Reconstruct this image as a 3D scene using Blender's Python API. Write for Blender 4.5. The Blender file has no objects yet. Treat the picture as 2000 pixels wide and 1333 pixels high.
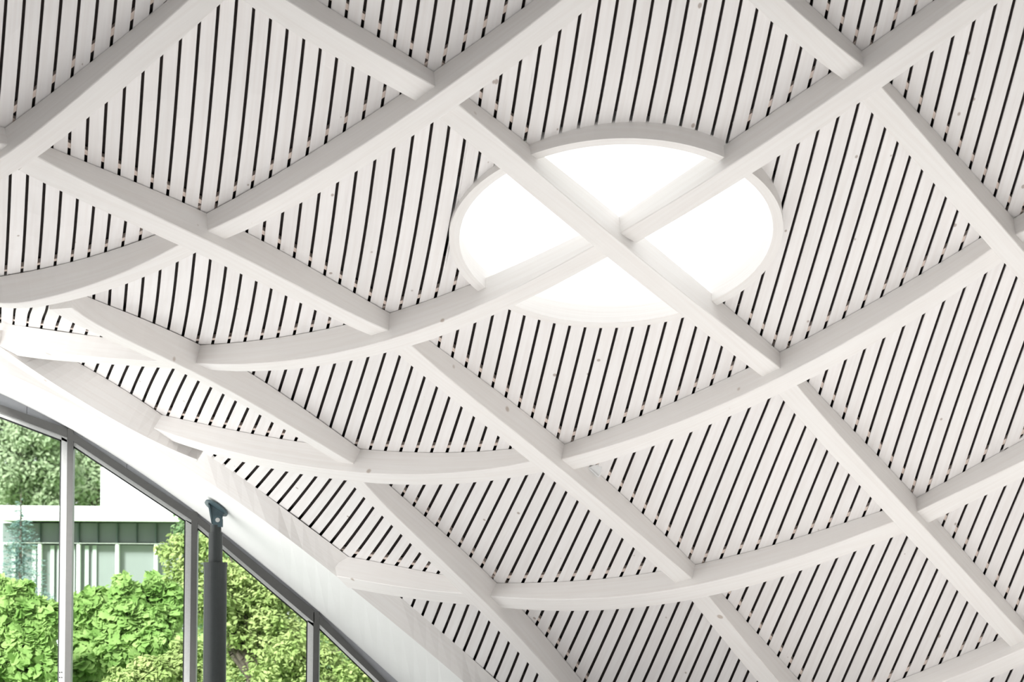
import bpy, bmesh, math, random
import numpy as np
from mathutils import Vector, Matrix

random.seed(7); rng = np.random.default_rng(7)
C = bpy.context.scene.collection
scene = bpy.context.scene
PI = math.pi

# ------------------------------------------------------------------ camera
F = 6500.0; VH = 1170.0; ROLL = 0.0075; EYE = 1.6      # focal length and horizon of the photograph in pixels of 2000x1333
cam_d = bpy.data.cameras.new('camera'); cam = bpy.data.objects.new('camera', cam_d); C.objects.link(cam)
cam_d.sensor_fit = 'HORIZONTAL'; cam_d.sensor_width = 36.0; cam_d.lens = F / 2000.0 * 36.0
cam_d.shift_y = (VH - 666.5) / 2000.0; cam_d.shift_x = 0.0
cam.location = (0, 0, EYE)
cam.matrix_world = Matrix.Translation((0, 0, EYE)) @ Matrix.Rotation(PI / 2, 4, 'X') @ Matrix.Rotation(ROLL, 4, 'Z')
cam_d.clip_end = 600; cam_d.clip_start = 0.1
cam_d.dof.use_dof = True; cam_d.dof.focus_distance = 25.0; cam_d.dof.aperture_fstop = 7.0
scene.camera = cam

# ------------------------------------------------------------------ sky and exposure
w = bpy.data.worlds.new('overcast_sky'); scene.world = w; w.use_nodes = True
bg = w.node_tree.nodes['Background']; bg.inputs[0].default_value = (1.0, 1.0, 1.0, 1); bg.inputs[1].default_value = 1.0
sun_d = bpy.data.lights.new('hazy_sun', 'SUN'); sun_d.energy = 6.0; sun_d.angle = math.radians(12); sun_d.color = (1, 0.98, 0.95)
sun = bpy.data.objects.new('hazy_sun', sun_d); C.objects.link(sun); sun.rotation_euler = Vector((0.36, 0.77, -0.53)).to_track_quat('-Z', 'Y').to_euler()
vs = scene.view_settings
vs.view_transform = 'Standard'; vs.look = 'None'; vs.gamma = 1.0; vs.use_curve_mapping = False; vs.exposure = 1.08

# ------------------------------------------------------------------ helpers
def ray(u, v):
    du, dv = u - 1000.0, v - VH
    return ((du + ROLL * dv) / F, 1.0, -(dv - ROLL * du) / F)
def at(u, v, y):                                       # a pixel's point at distance y in front of the camera
    r = ray(u, v); return Vector((r[0] * y, y, r[2] * y + EYE))
def project(p):
    z = p[2] - EYE; a, b = p[0] / p[1] * F, -z / p[1] * F
    d = 1 + ROLL * ROLL
    return (1000 + (a - ROLL * b) / d, VH + (b + ROLL * a) / d)

# the underside of the roof shell as a smooth height field z = H(x, y)
TERMS = [(0,0),(0,1),(0,2),(0,3),(0,4),(1,0),(1,1),(1,2),(1,3),(2,0),(2,1),(2,2),(3,0),(3,1),(4,0)]
COEF = [0.4809852827,-2.0254436282,-0.3679624974,0.1579298302,0.2597414609,-1.5742002921,-1.8245735202,0.1186428645,0.2856539610,
        0.5550635084,0.2474132070,-0.1608903781,0.1865467949,0.1054149729,-0.1552675423]
YC = 26.5909090909
def H(x, y):
    X, Y = x / 4, (y - YC) / 4
    z = zx = zy = 0.0
    for c, (i, j) in zip(COEF, TERMS):
        z += c * X**i * Y**j
        if i: zx += c * i * X**(i-1) * Y**j / 4
        if j: zy += c * j * X**i * Y**(j-1) / 4
    return z + EYE, zx, zy
def inner_normal(x, y):
    z, zx, zy = H(x, y); n = Vector((zx, zy, -1)); n.normalize(); return n
def on_shell(x, y, off=0.0):                           # a point on the shell, pushed 'off' metres into the room
    n = inner_normal(x, y); return Vector((x, y, H(x, y)[0])) + n * off
def cast(u, v, off=0.0):                               # where a pixel's line of sight meets the shell (or its inward offset)
    r = ray(u, v); t = YC - 5.0 if v < 560 else YC
    for k in range(60):
        z, zx, zy = H(r[0] * t, t); sh = off * math.sqrt(1 + zx*zx + zy*zy)
        g = t * r[2] + EYE - z + sh; gp = r[2] - zx * r[0] - zy
        if abs(gp) < 0.03: gp = 0.03
        t -= max(-2, min(2, g / gp)); t = max(YC - 12, min(YC + 15, t))
    return Vector((r[0] * t, t, r[2] * t + EYE))

def mesh_obj(name, verts, faces, mat, parent=None, uvs=None, smooth=False):
    me = bpy.data.meshes.new(name); me.from_pydata([tuple(v) for v in verts], [], faces); me.validate(); me.update()
    if uvs is not None:
        uvl = me.uv_layers.new(name='UVMap')
        for l in me.loops: uvl.data[l.index].uv = uvs[l.vertex_index]
    if smooth:
        for p in me.polygons: p.use_smooth = True
    me.materials.append(mat)
    o = bpy.data.objects.new(name, me); C.objects.link(o)
    if parent: o.parent = parent
    return o
def tag(o, label=None, cat=None, group=None, kind=None):
    if label: o['label'] = label
    if cat: o['category'] = cat
    if group: o['group'] = group
    if kind: o['kind'] = kind
    return o
def empty(name, loc=(0, 0, 0)):
    o = bpy.data.objects.new(name, None); C.objects.link(o); o.location = loc; o.empty_display_size = 0.1; return o
def put(o, parent, loc):                               # child with world coordinates under a moved empty
    o.parent = parent; o.matrix_parent_inverse = Matrix.Translation(-Vector(loc)); return o
def bm_obj(name, bm, mat, parent=None, smooth=False):
    me = bpy.data.meshes.new(name); bmesh.ops.recalc_face_normals(bm, faces=bm.faces); bm.to_mesh(me); bm.free()
    if smooth:
        for p in me.polygons: p.use_smooth = True
    me.materials.append(mat); o = bpy.data.objects.new(name, me); C.objects.link(o)
    if parent: o.parent = parent
    return o
def bm_box(bm, lo, hi):
    vs_ = [bm.verts.new((x, y, z)) for x in (lo[0], hi[0]) for y in (lo[1], hi[1]) for z in (lo[2], hi[2])]
    for f in ((0,1,3,2),(4,6,7,5),(0,4,5,1),(2,3,7,6),(0,2,6,4),(1,5,7,3)): bm.faces.new([vs_[i] for i in f])
def bm_prism(bm, pts, dvec):                           # polygon extruded along dvec
    a = [bm.verts.new(p) for p in pts]; b = [bm.verts.new(Vector(p) + Vector(dvec)) for p in pts]; n = len(pts)
    bm.faces.new(a); bm.faces.new(b[::-1])
    for i in range(n): bm.faces.new((a[i], b[i], b[(i+1) % n], a[(i+1) % n]))
def bm_cyl(bm, p0, p1, r0, r1=None, seg=20, caps=True):
    r1 = r0 if r1 is None else r1
    p0, p1 = Vector(p0), Vector(p1); d = (p1 - p0).normalized()
    a = d.orthogonal().normalized(); b = d.cross(a)
    A = [bm.verts.new(p0 + (a * math.cos(2*PI*i/seg) + b * math.sin(2*PI*i/seg)) * r0) for i in range(seg)]
    B = [bm.verts.new(p1 + (a * math.cos(2*PI*i/seg) + b * math.sin(2*PI*i/seg)) * r1) for i in range(seg)]
    for i in range(seg): bm.faces.new((A[i], A[(i+1) % seg], B[(i+1) % seg], B[i]))
    if caps: bm.faces.new(A[::-1]); bm.faces.new(B)

# ------------------------------------------------------------------ materials
def new_mat(name):
    m = bpy.data.materials.new(name); m.use_nodes = True; nt = m.node_tree
    return m, nt, nt.nodes['Principled BSDF']
def plain(name, col, rough=0.5, metal=0.0, spec=0.5, noise=0.0, nscale=20):
    m, nt, b = new_mat(name)
    b.inputs['Base Color'].default_value = (*col, 1); b.inputs['Roughness'].default_value = rough
    b.inputs['Metallic'].default_value = metal; b.inputs['Specular IOR Level'].default_value = spec
    if noise:
        tc = nt.nodes.new('ShaderNodeTexCoord'); nz = nt.nodes.new('ShaderNodeTexNoise'); nz.inputs['Scale'].default_value = nscale
        nz.inputs['Detail'].default_value = 4
        cr = nt.nodes.new('ShaderNodeValToRGB')
        cr.color_ramp.elements[0].position = 0.3; cr.color_ramp.elements[1].position = 0.7
        cr.color_ramp.elements[0].color = (*[c * (1 - noise) for c in col], 1); cr.color_ramp.elements[1].color = (*[min(1, c * (1 + noise)) for c in col], 1)
        nt.links.new(tc.outputs['Object'], nz.inputs['Vector']); nt.links.new(nz.outputs['Fac'], cr.inputs['Fac']); nt.links.new(cr.outputs['Color'], b.inputs['Base Color'])
    return m
def wood(name, base, grain, knot, knot_scale=(2.2, 9.0), knot_size=0.05, rough=0.55, tint=0.05):
    """whitewashed spruce: grain runs along U of the UV map (metres), small knots, each piece slightly different"""
    m, nt, b = new_mat(name); N, L = nt.nodes, nt.links
    uv = N.new('ShaderNodeUVMap'); uv.uv_map = 'UVMap'
    info = N.new('ShaderNodeObjectInfo')
    add = N.new('ShaderNodeVectorMath'); add.operation = 'ADD'
    comb = N.new('ShaderNodeCombineXYZ'); mul = N.new('ShaderNodeMath'); mul.operation = 'MULTIPLY'; mul.inputs[1].default_value = 37.0
    L.new(info.outputs['Random'], mul.inputs[0]); L.new(mul.outputs[0], comb.inputs[0]); L.new(mul.outputs[0], comb.inputs[1])
    L.new(uv.outputs['UV'], add.inputs[0]); L.new(comb.outputs[0], add.inputs[1])
    mp = N.new('ShaderNodeMapping'); mp.inputs['Scale'].default_value = (1.2, 38.0, 1)
    L.new(add.outputs[0], mp.inputs['Vector'])
    nz = N.new('ShaderNodeTexNoise'); nz.inputs['Scale'].default_value = 1.0; nz.inputs['Detail'].default_value = 5; nz.inputs['Distortion'].default_value = 0.4
    L.new(mp.outputs[0], nz.inputs['Vector'])
    cr = N.new('ShaderNodeValToRGB'); cr.color_ramp.elements[0].position = 0.32; cr.color_ramp.elements[1].position = 0.62
    cr.color_ramp.elements[0].color = (*grain, 1); cr.color_ramp.elements[1].color = (*base, 1)
    L.new(nz.outputs['Fac'], cr.inputs['Fac'])
    # blotchy wash
    nz2 = N.new('ShaderNodeTexNoise'); nz2.inputs['Scale'].default_value = 2.5; nz2.inputs['Detail'].default_value = 2
    L.new(add.outputs[0], nz2.inputs['Vector'])
    hsv = N.new('ShaderNodeHueSaturation')
    r1 = N.new('ShaderNodeMapRange'); r1.inputs['To Min'].default_value = 1 - tint; r1.inputs['To Max'].default_value = 1 + tint * 0.6
    mixr = N.new('ShaderNodeMath'); mixr.operation = 'ADD'
    L.new(info.outputs['Random'], mixr.inputs[0]); L.new(nz2.outputs['Fac'], mixr.inputs[1])
    r1.inputs['From Min'].default_value = 0.3; r1.inputs['From Max'].default_value = 1.7
    L.new(mixr.outputs[0], r1.inputs['Value']); L.new(r1.outputs[0], hsv.inputs['Value']); L.new(cr.outputs['Color'], hsv.inputs['Color'])
    # knots
    mk = N.new('ShaderNodeMapping'); mk.inputs['Scale'].default_value = (*knot_scale, 1); L.new(add.outputs[0], mk.inputs['Vector'])
    vo = N.new('ShaderNodeTexVoronoi'); vo.inputs['Scale'].default_value = 1.0; vo.inputs['Randomness'].default_value = 1.0; L.new(mk.outputs[0], vo.inputs['Vector'])
    sep = N.new('ShaderNodeSeparateColor'); L.new(vo.outputs['Color'], sep.inputs[0])
    thr = N.new('ShaderNodeMath'); thr.operation = 'MULTIPLY'; thr.inputs[1].default_value = knot_size * 2; L.new(sep.outputs[0], thr.inputs[0])
    sub = N.new('ShaderNodeMath'); sub.operation = 'SUBTRACT'; L.new(thr.outputs[0], sub.inputs[0]); L.new(vo.outputs['Distance'], sub.inputs[1])
    kr = N.new('ShaderNodeMapRange'); kr.inputs['From Min'].default_value = 0.0; kr.inputs['From Max'].default_value = knot_size * 0.6; kr.inputs['To Max'].default_value = 0.75
    L.new(sub.outputs[0], kr.inputs['Value'])
    mx = N.new('ShaderNodeMix'); mx.data_type = 'RGBA'
    L.new(kr.outputs[0], mx.inputs[0]); L.new(hsv.outputs[0], mx.inputs[6]); mx.inputs[7].default_value = (*knot, 1)
    L.new(mx.outputs[2], b.inputs['Base Color'])
    b.inputs['Roughness'].default_value = rough; b.inputs['Specular IOR Level'].default_value = 0.35
    bp = N.new('ShaderNodeBump'); bp.inputs['Strength'].default_value = 0.08; bp.inputs['Distance'].default_value = 0.002
    L.new(nz.outputs['Fac'], bp.inputs['Height']); L.new(bp.outputs[0], b.inputs['Normal'])
    return m
M = {}
M['board'] = wood('whitewashed_board', (0.83, 0.81, 0.80), (0.79, 0.76, 0.745), (0.33, 0.26, 0.22), (4.5, 6.5), 0.055, tint=0.05)
M['beam'] = wood('whitewashed_beam', (0.83, 0.81, 0.79), (0.80, 0.77, 0.745), (0.42, 0.34, 0.28), (3.0, 3.4), 0.055, tint=0.03)
M['batten'] = wood('raw_batten', (0.80, 0.69, 0.62), (0.72, 0.60, 0.53), (0.3, 0.22, 0.18))
M['felt'] = plain('dark_felt', (0.060, 0.046, 0.042), 0.95, noise=0.15)
M['white'] = plain('white_paint', (0.86, 0.865, 0.85), 0.5, noise=0.012, nscale=3)
M['deck'] = plain('roof_deck', (0.25, 0.24, 0.23), 0.9)
M['dark_frame'] = plain('anthracite_frame', (0.085, 0.085, 0.082), 0.45, noise=0.05)
M['bead'] = plain('silver_bead', (0.78, 0.80, 0.79), 0.3, 0.75, noise=0.04, nscale=60)
M['gasket'] = plain('black_gasket', (0.01, 0.012, 0.012), 0.7)
M['grey_panel'] = plain('grey_panel', (0.33, 0.34, 0.36), 0.5, noise=0.03)
M['post'] = plain('dark_steel', (0.028, 0.034, 0.034), 0.42, noise=0.08)
M['head'] = plain('blue_grey_steel', (0.06, 0.10, 0.115), 0.38, noise=0.1)
M['bolt'] = plain('bright_bolt', (0.75, 0.76, 0.74), 0.3, 0.5)
M['plastic'] = plain('white_plastic', (0.82, 0.83, 0.83), 0.4)
M['floor'] = plain('pale_screed', (0.80, 0.80, 0.80), 0.6, noise=0.04, nscale=1.5)
M['wall'] = plain('white_wall', (0.78, 0.77, 0.75), 0.7, noise=0.02)
M['blocking_wall'] = plain('light_blocking_grey', (0.26, 0.25, 0.24), 0.7, noise=0.05)  # dark, so the added blocking surfaces return little light
M['paving'] = plain('bounce_paving', (0.42, 0.42, 0.415), 0.8, noise=0.06)
M['bwhite'] = plain('white_render', (0.85, 0.86, 0.86), 0.7, noise=0.02)
M['bdark'] = plain('dark_mullion', (0.06, 0.08, 0.085), 0.5)
M['bpane'] = plain('pale_pane', (0.17, 0.19, 0.185), 0.25, noise=0.1, nscale=0.6)
M['bclere'] = plain('clerestory_pane', (0.135, 0.16, 0.155), 0.25, noise=0.12, nscale=0.8)
M['curtain'] = plain('white_curtain', (0.33, 0.37, 0.35), 0.8)
M['grass'] = plain('lawn', (0.14, 0.26, 0.06), 0.9, noise=0.3, nscale=2)
M['bark'] = plain('bark', (0.07, 0.055, 0.045), 0.9, noise=0.3)
def glass_mat(name, refl, tint):
    m = bpy.data.materials.new(name); m.use_nodes = True; nt = m.node_tree
    for n in list(nt.nodes): nt.nodes.remove(n)
    o = nt.nodes.new('ShaderNodeOutputMaterial'); t = nt.nodes.new('ShaderNodeBsdfTransparent'); g = nt.nodes.new('ShaderNodeBsdfGlossy'); mx = nt.nodes.new('ShaderNodeMixShader')
    t.inputs[0].default_value = (*tint, 1); g.inputs['Roughness'].default_value = 0.02
    fr = nt.nodes.new('ShaderNodeFresnel'); fr.inputs[0].default_value = refl
    nt.links.new(fr.outputs[0], mx.inputs[0]); nt.links.new(t.outputs[0], mx.inputs[1]); nt.links.new(g.outputs[0], mx.inputs[2]); nt.links.new(mx.outputs[0], o.inputs[0]); return m
M['glass'] = glass_mat('clear_glass', 1.35, (0.93, 0.97, 0.95))
M['dome'] = glass_mat('rooflight_glass', 1.3, (0.97, 0.98, 0.98))
def leaf_mat(name, c1, c2, trans=0.45):
    m = bpy.data.materials.new(name); m.use_nodes = True; nt = m.node_tree
    for n in list(nt.nodes): nt.nodes.remove(n)
    o = nt.nodes.new('ShaderNodeOutputMaterial'); d = nt.nodes.new('ShaderNodeBsdfDiffuse'); t = nt.nodes.new('ShaderNodeBsdfTranslucent'); mx = nt.nodes.new('ShaderNodeMixShader')
    tc = nt.nodes.new('ShaderNodeTexCoord'); nz = nt.nodes.new('ShaderNodeTexNoise'); nz.inputs['Scale'].default_value = 3.5; nz.inputs['Detail'].default_value = 3
    cr = nt.nodes.new('ShaderNodeValToRGB'); cr.color_ramp.elements[0].position = 0.35; cr.color_ramp.elements[1].position = 0.68
    cr.color_ramp.elements[0].color = (*c1, 1); cr.color_ramp.elements[1].color = (*c2, 1)
    mx.inputs[0].default_value = trans
    nt.links.new(tc.outputs['Object'], nz.inputs['Vector']); nt.links.new(nz.outputs['Fac'], cr.inputs['Fac'])
    nt.links.new(cr.outputs[0], d.inputs[0]); nt.links.new(cr.outputs[0], t.inputs[0])
    nt.links.new(d.outputs[0], mx.inputs[1]); nt.links.new(t.outputs[0], mx.inputs[2]); nt.links.new(mx.outputs[0], o.inputs[0]); return m
M['leaf_bright'] = leaf_mat('leaf_bright', (0.17, 0.30, 0.08), (0.36, 0.50, 0.19))
M['leaf_yellow'] = leaf_mat('leaf_yellow', (0.24, 0.33, 0.11), (0.42, 0.48, 0.22))
M['leaf_hazed'] = leaf_mat('leaf_hazed', (0.30, 0.38, 0.24), (0.42, 0.48, 0.33))  # haze over the distant trees is put into the leaf colour
M['leaf_dark'] = leaf_mat('leaf_dark', (0.15, 0.25, 0.12), (0.28, 0.38, 0.20))
M['needle'] = leaf_mat('needle_blue', (0.12, 0.20, 0.19), (0.26, 0.36, 0.34), 0.2)

# ------------------------------------------------------------------ room shell: floor, unseen walls and roof added to block light
def slab(name, lo, hi, mat):
    bm = bmesh.new(); bm_box(bm, lo, hi); return bm_obj(name, bm, mat)
FACY = 30.0                                            # the glazed front stands here
tag(slab('floor', (-9, -6, -0.2), (9, FACY + 0.1, 0.0), M['floor']), kind='structure')
tag(slab('ground', (-60, FACY + 9, -0.3), (60, 190, -0.06), M['grass']), kind='structure')
tag(slab('bounce_terrace', (-40, -20, -0.4), (40, FACY + 9, -0.03), M['paving']), kind='structure')  # unseen paving added to bounce daylight onto the edge soffit
tag(slab('blocking_wall_back', (-9, -6.3, 0), (9, -6.0, 8.5), M['blocking_wall']), kind='structure')  # unseen wall added to keep light off the beam sides
tag(slab('blocking_wall_left', (-9.3, -6, 0), (-9, 19.5, 8.5), M['blocking_wall']), kind='structure')  # added light block, stops short so sun reaches the front floor
tag(slab('blocking_wall_right', (9, -6, 0), (9.3, FACY, 8.5), M['blocking_wall']), kind='structure')  # unseen wall added to shut out light from this side

ceiling = empty('ceiling'); tag(ceiling, kind='structure')
# skylight: a true circle lying in the roof
SKN = Vector((0.029, -0.471, -0.881)).normalized()     # its inward normal
SKC0 = cast(1203.3, 463.9, 0.06)                       # centre of the lower rim edge
SKR = 306.4 / F * SKC0.y                               # inner radius
SKA = SKN.orthogonal().normalized(); SKB = SKN.cross(SKA)
def sk(ang, r, h):                                     # h > 0 goes up, out of the room
    return SKC0 + (SKA * math.cos(ang) + SKB * math.sin(ang)) * r - SKN * h
def sk_dist(p):
    d = p - SKC0; d = d - SKN * d.dot(SKN); return d.length

# roof deck above the boards, with the skylight cut out; it runs on over the viewer
def roof_deck():
    xs = np.arange(-5.25, 7.01, 0.25); ys = np.arange(18.6, 30.6, 0.25)
    V, idx, Fc = [], {}, []
    for i, x in enumerate(xs):
        for j, y in enumerate(ys):
            xc = max(-5.0, min(6.0, x)); p = on_shell(xc, y, -0.20); p.x += x - xc
            idx[i, j] = len(V); V.append(p)
    for i in range(len(xs) - 1):
        for j in range(len(ys) - 1):
            q = [idx[i, j], idx[i+1, j], idx[i+1, j+1], idx[i, j+1]]
            c = sum((V[k] for k in q), Vector()) / 4
            if min(sk_dist(V[k]) for k in q) < SKR + 0.08 and abs(c.y - SKC0.y) < 2.5: continue
            # the shell ends at the glazed front's arch
            if c.y > 28.5 and c.z < -1: continue
            u, v = project(c)
            if c.y > 27.5 and u < 1000 and v > np.interp(u, [-400, 0, 133, 333, 564, 775, 1000], [600, 769, 838, 966, 1150, 1331, 1540]) + 4: continue
            if c.z < -0.1: continue
            Fc.append(q)
    return mesh_obj('roof_deck', V, Fc, M['deck'], ceiling)
roof_deck()
def roof_over():                                       # unseen roof over the viewer, added to block sky, with added sun openings
    V, Fc = [], []; xs = np.arange(-9, 9.01, 0.3); ys = np.arange(18.7, -6.3, -0.3)
    sun_holes = [(x, y) for x in (-6.9, -3.3, 0.3, 3.9) for y in (12.9, 9.4, 5.9, 2.4)]  # invented round openings, placed so sun lands on the floor
    for x in xs:
        xc = max(-5.0, min(6.0, x)); z0 = on_shell(xc, 18.7, -0.2).z
        for y in ys:
            t = (18.7 - y) / 24.7; V.append(Vector((x, y, z0 + 2.2 * math.sin(min(1, t * 1.6) * PI / 2) - 0.8 * t)))
    n = len(ys)
    for i in range(len(xs) - 1):
        for j in range(n - 1):
            cx_, cy_ = xs[i] + 0.15, ys[j] - 0.15
            if any((cx_ - a)**2 + (cy_ - b)**2 < 1.45**2 for a, b in sun_holes): continue
            Fc.append((i*n+j, (i+1)*n+j, (i+1)*n+j+1, i*n+j+1))
    return mesh_obj('light_block_roof', V, Fc, M['blocking_wall'], ceiling)
roof_over()

# ------------------------------------------------------------------ lattice beams
PITCH = 0.1115; SLOT = 0.0205; BT_ = 0.014               # board spacing, slot width, board thickness
BW = 0.167; D_END = 0.129; D_MID = 0.208
def smooth_curve(P, n, deg=None):
    P = np.array([tuple(p) for p in P]); d = np.r_[0, np.cumsum(np.linalg.norm(np.diff(P, axis=0), axis=1))]; t = d / d[-1]
    deg = deg or min(4, len(P) - 1)
    ts = np.linspace(0, 1, n); wgt = np.ones(len(P)); wgt[0] = wgt[-1] = 2
    out = np.stack([np.polyval(np.polyfit(t, P[:, k], deg, w=wgt), ts) for k in range(3)], 1)
    return [Vector(q) for q in out], ts, d[-1]
def beam(name, px, through, label, group='lattice beams of the ceiling', w_=None, d0=None, d1=None, deg=None, n=18, lift=0.004):
    """px: pixels along the edge where the beam's near side meets the boards; through: pixel at its continuous node"""
    w_ = w_ or BW; d0 = d0 or D_END; d1 = d1 or D_MID
    pts = [cast(u, v) for u, v in px]
    C3, ts, length = smooth_curve(pts, n, deg)
    if through is None: tm = 0.5
    else:
        q = cast(*through); tm = ts[min(range(n), key=lambda i: (C3[i] - q).length)]
    V, Fc, UV = [], [], []; k = 6; BV, BU = [], []
    pm = C3[n//2]; Tm = (C3[n//2+1] - C3[n//2-1]).normalized(); Wm = inner_normal(pm.x, pm.y).cross(Tm)
    flip = -1 if project(pm + Wm * 0.05)[1] < project(pm)[1] else 1      # width grows away from the viewer's side
    for i, p in enumerate(C3):
        a = C3[max(0, i-1)]; b = C3[min(n-1, i+1)]; T = (b - a).normalized()
        nn = inner_normal(p.x, p.y); nn = (nn - T * nn.dot(T)).normalized()
        W = nn.cross(T).normalized() * flip
        BV += [p - W*0.040 - nn*BT_, p - W*0.080 - nn*BT_, p - W*0.080 - nn*0.045, p - W*0.040 - nn*0.045]; BU += [(ts[i]*length, x) for x in (0, .04, .07, .11)]
        t = ts[i]; s = t / tm if t < tm else (1 - t) / max(1e-3, 1 - tm); s = max(0, min(1, s))
        d = d0 + (d1 - d0) * (1 - (1 - s) ** 2); c = 0.005
        p = p + nn * lift
        V += [p, p + nn * (d - c), p + nn * d + W * c, p + nn * d + W * (w_ - c), p + nn * (d - c) + W * w_, p + W * w_]
        vv = [0, d, d + 0.01, d + w_, d + w_ + 0.01, 2*d + w_]; UV += [(t * length, x) for x in vv]
    for i in range(n - 1):
        for j in range(k): Fc.append((i*k+j, i*k+(j+1) % k, (i+1)*k+(j+1) % k, (i+1)*k+j))
    Fc.append(tuple(range(k))[::-1]); Fc.append(tuple((n-1)*k + j for j in range(k)))
    o = mesh_obj(name, V, Fc, M['beam'], None, UV)
    bm = bmesh.new(); bm.from_mesh(o.data); bmesh.ops.recalc_face_normals(bm, faces=bm.faces); bm.to_mesh(o.data); bm.free()
    # a pale batten behind the boards, seen through the slots beside the beam
    BF = []
    for i in range(n - 1):
        if min(sk_dist(BV[i*4]), sk_dist(BV[i*4+4])) < SKR + 0.12: continue
        for j in range(4): BF.append((i*4+j, i*4+(j+1) % 4, (i+1)*4+(j+1) % 4, (i+1)*4+j))
    if BF: mesh_obj('batten', BV, BF, M['batten'], ceiling, BU)
    return tag(o, label, 'beam', group)
G1 = 'lattice beams clear of skylight, arch and detector'
L1 = 'whitewashed curved timber ceiling beam touching neither skylight, arched edge beam nor white detector'
# beams rising to the right
beam('ceiling_beam', [(-120,335),(9.6,249.4),(101.5,180),(175,122.5),(252,61),(327,0),(440,-95)], (40,230), L1, G1)
beam('ceiling_beam', [(-55,547),(0,539.8),(75,525.8),(140,510.7),(210,490.8),(306,457.5),(368,432)], (60,530), L1, G1, deg=3)
beam('ceiling_beam', [(398,419),(406,414.8),(493.5,365.8),(563.5,323.7),(637,280),(700,241.5),(846.4,139),(902,100),(981,44),(1035,5),(1150,-80),(1290,-195)], (846,139), L1, G1)
beam('ceiling_beam', [(-55,622),(0,630),(24.6,633.6),(81.6,642.6),(138,649.8),(166.8,653.4),(240,664),(335,676)], (0,630), 'whitewashed curved timber beam meeting the arched edge beam where two lattice beams cross, beside the glazing top',
     'lattice beams meeting the arched edge beam', deg=3)
beam('ceiling_beam', [(361,674),(370.6,673.8),(400,673.4),(444.4,671),(507.5,663),(572,653.5),(635,643),(679,634),(762.8,611.6),(813,593.6),(848,581.6),(882.8,569.6),(905.6,560),(1000,520),(1100,474),(1200,426)], (762.8,611.6),
     'sagging whitewashed beam passing under the skylight rim and butting against the beam at its centre', 'beams at the round skylight', deg=5)
beam('ceiling_beam', [(1206,425),(1214,420),(1424,275),(1457.5,255.5),(1496,229),(1534.5,201),(1573,175),(1620,142),(1682,98.4),(1751.5,52.5),(1821.5,2),(1950,-90),(2100,-200)], (1682,98.4),
     'straight-looking whitewashed beam running from the skylight centre out over its rim to the upper lattice', 'beams at the round skylight')
beam('ceiling_beam', [(303,807),(312.6,809.2),(352.8,817.8),(406.8,830.8),(463.2,841.6),(549.5,856.5),(675.4,874.8),(720.4,878.4),(779,882.3),(898.5,882.8),(996.5,877.5),(1062,868)], (675.4,874.8),
     'whitewashed sagging beam springing from the arched edge beam above the second window mullion', 'lattice beams meeting the arched edge beam')
beam('ceiling_beam', [(1096,869.5),(1104.6,866.8),(1152.4,850.6),(1219.6,825.5),(1290.5,795),(1350,770),(1396,750),(1459,720.7),(1523.2,688),(1576,660.5),(1611.5,639.8),(1688.5,597.5),(1765.5,555.5),(1839,511.8),(1914,464.5),(1962,434)], (1523.2,688),
     'whitewashed beam with the small white detector tucked beneath its butted end', 'beams at the detector')
beam('ceiling_beam', [(1972,430),(1979.6,425.8),(2000,414),(2080,365),(2200,290)], (2200,290), L1, G1, deg=3)
beam('ceiling_beam', [(671,1086),(680,1087.8),(719.6,1094.6),(773.6,1105.4),(830,1116.2),(879,1125.7),(950,1136)], (690,1089),
     'short whitewashed beam springing from the lower arched edge beam towards the lattice', 'lattice beams meeting the arched edge beam', deg=3)
beam('ceiling_beam', [(963,1139),(972.6,1139),(1019.6,1138.5),(1049.6,1138),(1112,1136),(1175,1131),(1241.5,1123),(1290.5,1115),(1358,1103.4),(1408.5,1091.8),(1478.5,1074),(1546.8,1053),(1615,1032),(1685,1009.5),(1720,999),(1770,983)], (1358,1103.4), L1, G1)
beam('ceiling_beam', [(1784,976),(1791.8,971.3),(1846,941),(1919.5,901),(1996.5,861),(2100,802),(2230,720)], (2230,720), L1, G1, deg=3)
beam('ceiling_beam', [(1560,1393),(1690,1352),(1760,1326.6),(1800.8,1311.6),(1839,1296),(1875,1281),(1912.4,1265.4),(1950.8,1248),(2010,1222),(2130,1165),(2260,1095)], (2005,1224), L1, G1)
# beams falling to the right
beam('ceiling_beam', [(-130,209),(-60,229),(9.6,249.4),(20,253)], (-130,209), L1, G1, deg=3)
beam('ceiling_beam', [(62,272),(102.6,289.4),(135.6,302.8),(199,329),(262.5,355),(357,393.8),(405,415),(475,451.6),(518,473),(577.5,506.5),(633.5,538),(700,574.8),(762.8,611.6),(772,617)], (405,415), L1, G1)
beam('ceiling_beam', [(800,636),(846,669),(884.5,697.5),(959.8,757.5),(1014,797),(1064.8,836),(1104.6,866.8),(1171,926.5),(1217,968),(1283.5,1030.5),(1325,1071),(1358,1103.4),(1366,1111)], (1104.6,866.8),
     'whitewashed beam carrying the small white detector on its side near a crossing', 'beams at the detector')
beam('ceiling_beam', [(1385,1133),(1415.5,1165.8),(1439.9,1193),(1461,1216.8),(1500.8,1261.7),(1540,1306),(1563,1331.8),(1680,1460)], (1590,1362), L1, G1)
beam('ceiling_beam', [(500,-75),(619,0),(640,12.8),(676,35),(737.5,71.8),(800.5,110),(846,139),(856,145.5)], (500,-75), L1, G1, deg=3)
beam('ceiling_beam', [(878,163),(919.6,194.2),(967.6,231.4),(995,252.4),(1045.5,290.5),(1231,441),(1417,596),(1459,632.5),(1510,674.5),(1523.2,688),(1532,696)], (1231,441),
     'continuous whitewashed beam crossing the whole round skylight through its centre', 'beams at the round skylight')
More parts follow.
